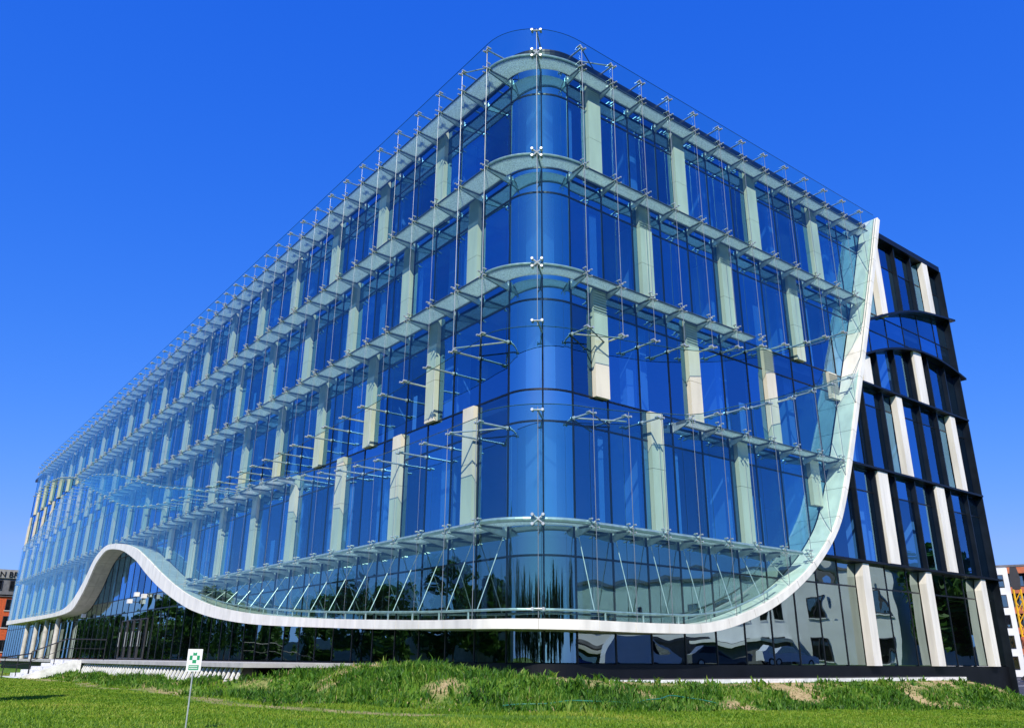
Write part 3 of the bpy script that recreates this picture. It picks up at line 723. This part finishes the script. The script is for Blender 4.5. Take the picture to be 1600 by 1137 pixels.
# assembly-point sign on its pole
sd_ = cf+cr2*((289-800)/FPX)-cu2*((1143-568.5)/FPX); st_ = -(.86+CAM.z)/sd_.z; sx, sy = CAM.x+sd_.x*st_, CAM.y+sd_.y*st_
sg = empty('assembly_point_sign', (sx, sy, float(terrain(sx, sy))), 'small white sign with green cross on thin leaning pole in the lawn', 'sign')
hz = .17-float(terrain(sx, sy))
sg.rotation_euler = (0, 0, R(-18)); sg.scale = (.86, .86, 1)
obj('pole', MB().tube([(0, 0, -.1), (0, 0, hz-.02)], .0125, 8), 'steel', sg)
bd = obj('board', MB().box(-.115, .115, -.022, -.013, hz-.24, hz+.06), 'sign_white', sg)
cz = hz-.055
for (x0, x1, z0, z1) in ((-.03, .03, .028, .072), (-.03, .03, -.075, -.03), (-.078, -.035, -.032, .028), (.035, .078, -.032, .028)):
    poly = [(x0, cz+z0), (x1, cz+z0), (x1, cz+z1), ((x0+x1)/2, cz+z1-.012 if z0 > 0 else cz+z1), (x0, cz+z1)]
    obj('green_arrow', MB().prism(poly, -.0245, -.0225), 'green_print', bd)
tp = obj('text_panel', MB().box(-.078, .078, -.0245, -.0225, hz-.222, hz-.155), 'green_print', bd)
for k, zz in enumerate((hz-.180, hz-.207)):
    mb = MB(); x = -.066
    while x < .06:
        l_ = random.uniform(.007, .012); mb.box(x, x+l_, -.0262, -.0247, zz, zz+.014); x += l_+.0035
    obj('text_line', mb, 'sign_white', tp)

# garden hose lying on the bank
hp = []
for k in range(40):
    x = -2.6+k*.17; y = -2.6-.4*math.sin(k*.13)-.012*k+.05*math.sin(k*.9); hp.append((x, y, float(terrain(x, y))+.10))
tag(obj('garden_hose', MB().tube(hp, .016, 6), 'hose'), 'thin green garden hose lying across the grassy bank', 'hose')

# ------------------------------------------------------------------ grass: tall on the bank, short on the lawn
def blades(name, x, y, h, wd, material, lean=.45, seg=2, label=None):
    n = len(x); z = terrain(x, y)-.02
    th = rng.uniform(0, 2*math.pi, n); la = rng.uniform(0, 2*math.pi, n); ln = rng.uniform(.1, lean, n)*h
    cx_, cy_ = np.cos(th)*wd/2, np.sin(th)*wd/2; lx, ly = np.cos(la)*ln, np.sin(la)*ln
    V = np.empty((n, 5, 3), np.float32)
    V[:, 0] = np.stack([x-cx_, y-cy_, z], -1); V[:, 1] = np.stack([x+cx_, y+cy_, z], -1)
    V[:, 2] = np.stack([x-cx_*.75+lx*.35, y-cy_*.75+ly*.35, z+h*.55], -1); V[:, 3] = np.stack([x+cx_*.75+lx*.35, y+cy_*.75+ly*.35, z+h*.55], -1)
    V[:, 4] = np.stack([x+lx, y+ly, z+h*(1-ln/np.maximum(h, 1e-3)*.35)], -1)
    me_ = bpy.data.meshes.new(name); me_.vertices.add(n*5); me_.vertices.foreach_set('co', V.reshape(-1))
    li = (np.arange(n)[:, None]*5+np.array([0, 1, 3, 2, 2, 3, 4])).reshape(-1).astype(np.int32)
    me_.loops.add(n*7); me_.loops.foreach_set('vertex_index', li)
    me_.polygons.add(n*2); ls = (np.arange(n)[:, None]*7+np.array([0, 4])).reshape(-1).astype(np.int32)
    me_.polygons.foreach_set('loop_start', ls); me_.update(calc_edges=True); me_.validate()
    return link(name, me_, material, kind='stuff')
def visible(x, y, z, mgn=.06):
    d = np.stack([x-CAM.x, y-CAM.y, z-CAM.z], -1); f_ = d@np.array(cf); r_ = d@np.array(cr2)/f_; u_ = d@np.array(cu2)/f_
    return (f_ > 1) & (np.abs(r_) < .6255+mgn) & (u_ > -.4445-mgn) & (u_ < .45)
def sdist(x, y): return np.hypot(np.maximum(-x, 0), np.maximum(-y, 0))
# bank
n = 1500000; x = rng.uniform(-9, 34, n); y = rng.uniform(-8.5, 34, n)
s = sdist(x, y); z = terrain(x, y); dist = np.hypot(x-CAM.x, y-CAM.y)
onbank = ((y < 1) & (s > .55) & (s < 3.7+.25*np.sin(x*1.3)+.9*np.exp(-((x+1)/4)**2)) & (x > -8)) | ((x < -.1) & (y >= 1) & (s > np.where(y > 8.6, 4.1, .9)) & (s < 5.7+.2*np.sin(y*1.1)))
onbank &= ~((x > -7.4) & (y > 30.2) & (y < 36.2))
pn = patch_noise(x, y)
dens = np.clip(.84-pn*.62, .20, 1)*np.clip(28/dist, .25, 1)
dens = np.where((s < 1.1) & (y < 0), dens*.45, dens)
dens = dens*np.where((np.abs(s-5.9-.4*np.sin(y*.5)) < .5) & (x < -2), .2, 1)
keep = onbank & visible(x, y, z) & (rng.random(n) < dens*.55)
x, y, s, pn, dist = x[keep], y[keep], s[keep], pn[keep], dist[keep]
print('bank blades', len(x))
hgt = rng.uniform(.05, .20, len(x))*np.clip(.95+.55*np.sin(x*3.1+2*np.sin(y*2.3))*np.sin(y*3.7+x), .5, 1.6)*np.where((y < 0) & (s < 1.6), .55, 1)*np.clip(1.1-pn*.35, .5, 1.5); hgt = hgt*np.where(rng.random(len(x)) < .012, 1.7, 1)
wd = rng.uniform(.018, .042, len(x))*np.clip(dist/22, 1, 2)
straw = rng.random(len(x)) < np.clip(.06+pn*.22, .02, .35)
blades('bank_grass', x[~straw], y[~straw], hgt[~straw], wd[~straw], 'grass_tall', .75)
blades('dry_grass', x[straw], y[straw], hgt[straw]*.8, wd[straw]*.8, 'straw', .9)
# broad-leaved weeds on the bank
for nm in ('bank_weeds',):
    sel = rng.random(len(x)) < .012
    wx, wy = np.repeat(x[sel], 9), np.repeat(y[sel], 9); k = len(wx)
    blades(nm, wx+rng.normal(0, .05, k), wy+rng.normal(0, .05, k), rng.uniform(.1, .3, k), rng.uniform(.04, .075, k), 'grass_tall', 1.0)
# lawn
n = 2600000; x = rng.uniform(-22, 34, n); y = rng.uniform(-16, 45, n)
s = sdist(x, y); z = terrain(x, y); dist = np.hypot(x-CAM.x, y-CAM.y)
on = (s > np.where(y < 1, 3.4, np.where(y < 9, 4.4, 5.4))) & ~((x > -7.4) & (y > 30.2) & (y < 36.2))
pn = patch_noise(x*.7+9, y*.7)
keep = on & visible(x, y, z) & (dist > 6) & (rng.random(n) < np.clip(20/dist, .2, 1)*np.clip(.95-.4*pn, .35, 1)*np.where((np.abs(s-5.9-.4*np.sin(y*.5)) < .5) & (x < -2), .12, 1))
x, y, dist, pn, s = x[keep], y[keep], dist[keep], pn[keep], s[keep]
print('lawn blades', len(x))
blades('lawn_grass', x, y, rng.uniform(.04, .085, len(x))*np.where(s < 6, 1.3, 1), rng.uniform(.010, .020, len(x))*np.clip(dist/14, 1, 3), 'grass_lawn', .8)

# ------------------------------------------------------------------ trees
def tree(name, loc, h, cr_, label, leaves=5200, trunk_h=.32, group=None, seed=1, slim=1., lsz=.24):
    rs = np.random.default_rng(seed); rd = random.Random(seed)
    t_ = empty(name, loc, label, 'tree', group)
    mb = MB(); p = Vector((0, 0, -.3)); pts = [p]; rad = [h*.022]
    for k in range(6): p = p+Vector((rd.uniform(-.08, .08), rd.uniform(-.08, .08), h*.75/6)); pts.append(p); rad.append(h*.02*(1-(k+1)/7.5))
    mb.tube(pts, rad, 9)
    obj('trunk', mb, 'bark', t_, smooth=True)
    cl = []
    for k in range(11):
        a = rd.uniform(0, 6.28); zz = h*rd.uniform(trunk_h+.08, .88); q = (zz/h-trunk_h)/(1-trunk_h); rr = cr_*math.sin(math.pi*min(.97, .25+q*.72))*rd.uniform(.45, .85)
        e = Vector((math.cos(a)*rr, math.sin(a)*rr, zz)); s_ = Vector((0, 0, zz*.72))
        obj('limb', MB().tube([s_, s_.lerp(e, .5)+Vector((0, 0, .15)), e], [h*.009, h*.006, h*.002], 6), 'bark', t_)
        cl.append((e, cr_*rd.uniform(.30, .48)))
    for k in range(14):
        a = rd.uniform(0, 6.28); q = rd.uniform(.05, 1); zz = h*(trunk_h+(1-trunk_h)*q*.95); rr = cr_*math.sin(math.pi*(.18+q*.75))*rd.uniform(.2, .9)*slim
        cl.append((Vector((math.cos(a)*rr, math.sin(a)*rr, zz)), cr_*rd.uniform(.22, .42)))
    n_ = leaves; ci = rs.integers(0, len(cl), n_); C = np.array([c[0] for c in cl])[ci]; Rr = np.array([c[1] for c in cl])[ci]
    d = rs.normal(size=(n_, 3)); d /= np.linalg.norm(d, axis=1)[:, None]; P_ = C+d*(Rr*rs.uniform(.35, 1.05, n_)**.6)[:, None]; P_[:, 2] = np.maximum(P_[:, 2], h*trunk_h*.85)
    a = rs.normal(size=(n_, 3)); a /= np.linalg.norm(a, axis=1)[:, None]; b_ = np.cross(a, rs.normal(size=(n_, 3))); b_ /= np.linalg.norm(b_, axis=1)[:, None]
    sz = (lsz*rs.uniform(.6, 1.3, n_))[:, None]
    V = np.stack([P_-a*sz, P_+b_*sz*.5, P_+a*sz, P_-b_*sz*.5], 1).reshape(-1, 3)
    me_ = bpy.data.meshes.new('crown'); me_.from_pydata(V.tolist(), [], np.arange(n_*4).reshape(-1, 4).tolist()); me_.update()
    link('crown', me_, 'leaf', t_)
    return t_
gz = lambda x, y: float(terrain(x, y))
tree('young_tree', (-12.35, 4.5, gz(-12.35, 4.5)), 4.9, .62, 'slim young tree on the lawn whose shadow falls over the grass', 3500, .42, seed=3, lsz=.10)
k = 0
for i in range(22):
    y = 26+i*9.8; x = -31+rng.uniform(-2.5, 2.5); h = float(rng.uniform(7.5, 12.5))
    tree('roadside_tree', (x, y, gz(x, y)), h, h*.33, 'leafy roadside tree opposite the long front, mirrored in its glass', 3800, .10, 'roadside trees opposite the long front', 20+i, lsz=.34)
for i, (x, y, h) in enumerate([(53, -12.5, 9.5), (60, -9, 11), (67, -12, 12), (74, -7, 10), (30, -46, 9), (22, -40, 8), (38, -62, 11), (8, -58, 10)]):
    tree('garden_tree', (x, y, gz(x, y)), h, h*.33, 'tall leafy tree beside the white house, mirrored in the short front', 4200, .2, 'trees beside the white house', 50+i, lsz=.4)

for i, (x, y, h) in enumerate([(-14+58*math.cos(a), -14+50*math.sin(a), 7+3.5*abs(math.sin(7*a))) for a in np.linspace(R(138), R(285), 20)]):
    tree('park_tree', (x, y, gz(x, y)), h, h*.52, 'broad park tree behind the lawn, mirrored in the bent corner glass', 3800, .12, 'park trees mirrored in the bent corner glass', 80+i, lsz=.42)

# ------------------------------------------------------------------ houses around
def house(name, x0, x1, y0, y1, z0, z1, wallm, label, windows, face, ww=1.3, wh=1.5):
    """windows: list of (u, z) on one face; face '-y', '+y', '-x' or '+x'"""
    h_ = empty(name, ((x0+x1)/2, (y0+y1)/2, z0), label, 'building'); o0 = h_.location.copy()
    L = lambda a, b_, c: (a-o0.x, b_-o0.y, c-o0.z)
    obj('wall', MB().box(x0, x1, y0, y1, z0, z1, L), wallm, h_)
    obj('roof', MB().box(x0-.25, x1+.25, y0-.25, y1+.25, z1+.002, z1+.3, L), 'grey_cladding', h_)
    for (u, z) in windows:
        if face in ('-y', '+y'):
            yy = y0 if face == '-y' else y1; sg_ = -1 if face == '-y' else 1
            F = lambda a, b_, c: L(u+a, yy+sg_*b_, z+c)
        else:
            xx = x0 if face == '-x' else x1; sg_ = -1 if face == '-x' else 1
            F = lambda a, b_, c: L(xx+sg_*b_, u+a, z+c)
        fr = MB()
        for (a0, a1, c0, c1) in ((-ww/2, ww/2, 0, .08), (-ww/2, ww/2, wh-.08, wh), (-ww/2, -ww/2+.08, .08, wh-.08), (ww/2-.08, ww/2, .08, wh-.08), (-.04, .04, .08, wh-.08)): fr.box(a0, a1, .002, .07, c0, c1, F)
        wo = obj('window', fr, 'frame_dark', h_)
        obj('pane', MB().box(-ww/2+.08, ww/2-.08, .004, .025, .08, wh-.08, F), 'window_glass', wo)
        obj('sill', MB().box(-ww/2-.1, ww/2+.1, .002, .16, -.09, -.01, F), 'render_white', wo)
    return h_
gl = -.95
wn = [(y, z) for y in np.arange(-56, -18, 4.7) for z in (gl+1.3, gl+4.7)]
wh_ = house('white_house', 52, 68, -60, -16.5, gl-.4, gl+8.6, 'render_white', 'white rendered house opposite the short front, seen mirrored in its glass', wn, '-x', 1.9, 1.8)
o0 = wh_.location
obj('porch', MB().box(47.5-o0.x, 51.99-o0.x, -33-o0.y, -26-o0.y, 0, 3.0), 'grey_cladding', wh_)
obj('porch_roof', MB().box(46.9-o0.x, 51.99-o0.x, -33.6-o0.y, -25.4-o0.y, 3.002, 3.3), 'render_white', wh_)
an = house('shop_annexe', 45, 51.7, -59, -35, gl-.4, gl+3.0, 'grey_cladding', 'low dark shop building before the white house, mirrored below the ribbon', [(y, gl+.4) for y in np.arange(-57, -35, 3.4)], '-x', 2.6, 1.9)
o0 = an.location
obj('canopy', MB().box(43.6-o0.x, 44.99-o0.x, -58.5-o0.y, -35.5-o0.y, 2.85, 3.2), 'concrete', an)
# garden wall with hedge opposite the long front
gwl = obj('garden_wall', MB().box(-36.3, -36, 20, 240, -.9, 2.9), 'concrete'); tag(gwl, 'long grey concrete garden wall behind the roadside trees', 'wall')

# brick building with lettering beyond the far end of the long front
bb = house('brick_building', -3, 24, 140, 160, -1.2, 9.2, 'brick_red', 'orange brick building with grey top floor and black lettering by the far end',
           [(x, z) for x in np.arange(-1.3, 23, 2.6) for z in (.9, 4.5, 7.1)], '-y', 1.5, 1.75)
o0 = bb.location
L3 = lambda a, b_, c: (a-o0.x, b_-o0.y, c-o0.z)
top = obj('top_floor', MB().box(-3.2, 24.2, 139.75, 160, 9.3, 13.35, L3), 'grey_cladding', bb)
for x in np.arange(-1.3, 23, 2.6):
    fr = obj('upper_window', MB().box(x-.8, x+.8, 139.6, 139.74, 10.2, 11.7, L3), 'frame_dark', top)
    obj('pane', MB().box(x-.7, x+.7, 139.57, 139.598, 10.3, 11.6, L3), 'window_glass', fr)
    obj('sash_bar', MB().box(x-.05, x+.05, 139.54, 139.568, 10.3, 11.6, L3), 'frame_dark', fr)
sgn = obj('sign_board', MB().box(-3.2, 24.2, 139.5, 139.745, 12.0, 13.36, L3), 'sign_grey', bb)
def lettering(body, size, ext):
    tc = bpy.data.curves.new('lettering', 'FONT'); tc.body = body; tc.size = size; tc.extrude = ext
    to = bpy.data.objects.new('tmp', tc); COL.objects.link(to); bpy.context.view_layer.update()
    tme = bpy.data.meshes.new_from_object(to.evaluated_get(bpy.context.evaluated_depsgraph_get())); bpy.data.objects.remove(to); return tme
lt = link('lettering', lettering('N BRE', 1.2, .06), 'black', sgn, L3(4.0, 139.42, 12.2)); lt.rotation_euler = (R(90), 0, 0)

# apartment block and drilling rig beyond the finned end
ab = empty('apartment_block', (107.0, 31.0, -1.4), 'white apartment block with orange balcony bays behind the yellow rig', 'building', rz=R(-67))
obj('wall', MB().box(-9, 24, .9, 14, 0, 13.9), 'render_white', ab)
obj('roof', MB().box(-9.2, 24.2, .7, 14.2, 13.902, 14.15), 'grey_cladding', ab)
for b0 in (-9, 2.3, 9.6, 16.9):
    b1 = {-9: 0.0, 2.3: 7.4, 9.6: 14.7, 16.9: 24}[b0]
    obj('facade_pier', MB().box(b0, b1, -.1, .895, 0, 13.7), 'render_white', ab)
for fl_ in range(5):
    z = 1.0+fl_*2.55
    for xx in (-6.6, -3.6, -1.1, 4.8, 12.1, 19):
        wo = obj('window', MB().box(xx-.5, xx+.5, -.18, -.103, z, z+1.6), 'frame_dark', ab); obj('pane', MB().box(xx-.42, xx+.42, -.21, -.182, z+.09, z+1.51), 'window_glass', wo)
    for x0, x1 in ((.003, 2.297), (7.403, 9.597), (14.703, 16.897)):
        fr = obj('balcony_front', MB().box(x0, x1, -.05, .08, z+1.75-2.55*.0, z+2.55), 'panel_orange', ab)
        obj('balcony_floor', MB().box(x0, x1, .082, .89, z+1.75, z+1.9), 'slab', fr)
        wo = obj('window', MB().box(x0+.7, x0+1.7, .83, .893, z+.1, z+1.5), 'frame_dark', ab); obj('pane', MB().box(x0+.78, x0+1.62, .80, .828, z+.18, z+1.42), 'window_glass', wo)
        obj('recess_lining', MB().box(x0, x1, .894, .899, z-.8, z+1.74), 'core', ab)
rg = empty('drilling_rig', (70.2, 15.8, -1.4), 'yellow drilling rig with tall lattice mast near the apartment block', 'drilling rig', rz=R(-67))
for a, b_ in ((-.28, -.28), (.28, -.28), (-.28, .28), (.28, .28)): obj('mast_leg', MB().tube([(a, b_, .5), (a, b_, 8.0)], .085, 6), 'yellow', rg)
lat = MB()
for k in range(8):
    z = .5+k*.92; lat.tube([(-.28, -.28, z), (.28, -.28, z+.9)], .045, 5); lat.tube([(.28, .28, z), (-.28, .28, z+.9)], .045, 5)
obj('lattice', lat, 'yellow', rg)
obj('drill_head', MB().box(-.4, .4, -.6, -.3, 3.0, 3.9).box(-.3, .3, -.75, -.6, 3.2, 3.7), 'panel_orange', rg)
obj('mast_head', MB().prism([(-.32, 8.0), (.32, 8.0), (.42, 9.0), (.25, 10.0), (-.25, 10.0), (-.42, 9.0)], -.35, .35), 'frame_dark', rg)
cb = obj('machine_body', MB().prism([(-.3, .7), (4.4, .7), (4.4, 2.3), (2.8, 2.4), (2.4, 2.9), (.6, 2.9), (-.3, 2.0)], .5, 2.3), 'yellow', rg)
lo_ = link('lettering', lettering('C', .8, .02), 'black', cb, (.15, .47, 1.1)); lo_.rotation_euler = (R(90), 0, 0)
for y in (.2, 2.0): obj('track', MB().prism([(-.6, .05), (4.4, .05), (4.8, .35), (4.4, .69), (-.6, .69), (-1.0, .35)], y, y+.6), 'rubber', rg)

# ------------------------------------------------------------------ parked cars, mirrored in the glass
def wheel(parent, x, y, z, r=.32):
    o_ = obj('wheel', MB().tube([(0, -.1, 0), (0, .1, 0)], r, 18), 'rubber', parent, (x, y, z)); obj('rim', MB().tube([(0, -.115, 0), (0, .115, 0)], r*.62, 12), 'steel', o_)
def car(name, loc, rz, paint, label, van=False):
    c = empty(name, loc, label, 'van' if van else 'car', rz=rz)
    if van: body = [(-2.6, .35), (2.5, .35), (2.6, .9), (2.3, 1.2), (1.55, 2.1), (1.3, 2.25), (-2.5, 2.25), (-2.62, 1.2)]; glassp = [(1.5, 1.25), (2.15, 1.25), (1.55, 1.98), (1.0, 1.98)]
    else: body = [(-2.1, .32), (2.1, .32), (2.18, .65), (1.9, .85), (1.0, .95), (.35, 1.42), (-1.0, 1.45), (-1.75, 1.0), (-2.15, .92)]; glassp = [(-1.45, .98), (.85, .98), (.28, 1.36), (-.95, 1.38)]
    w_ = .98 if van else .86
    obj('body', MB().prism(body, -w_, w_), paint, c)
    for s_ in (-1, 1): obj('side_window', MB().prism(glassp, s_*w_+s_*.001-.004, s_*w_+s_*.001+.004), 'window_glass', c)
    obj('windscreen', MB().hexa([(2.2, -.8, 1.25), (2.2, .8, 1.25), (1.52, .75, 2.08), (1.52, -.75, 2.08), (2.23, -.8, 1.25), (2.23, .8, 1.25), (1.56, .75, 2.08), (1.56, -.75, 2.08)] if van else [(1.0, -.72, .97), (1.0, .72, .97), (.38, .66, 1.4), (.38, -.66, 1.4), (1.05, -.72, .98), (1.05, .72, .98), (.43, .66, 1.41), (.43, -.66, 1.41)]), 'window_glass', c)
    for s_ in (-1, 1): obj('headlight', MB().box(2.08 if not van else 2.5, 2.2 if not van else 2.62, s_*.62-.16, s_*.62+.16, .62, .76), 'lamp_white', c)
    for xx in (-1.3, 1.35):
        for s_ in (-1, 1): wheel(c, xx, s_*(w_-.06), .32)
car('white_van', (30.5, -24, -.3), R(35), 'car_white', 'white delivery van parked opposite, mirrored beside the corner', True)
car('blue_car', (26.5, -27, -.3), R(38), 'car_blue', 'dark blue car parked beside the white van, mirrored in the glass')
car('grey_car', (35.5, -21.2, -.3), R(30), 'car_grey', 'dark grey car parked before the white house, mirrored in the glass')
car('white_car', (40.3, -18.6, -.3), R(28), 'car_white', 'small white car parked beyond the grey one, mirrored in the glass')
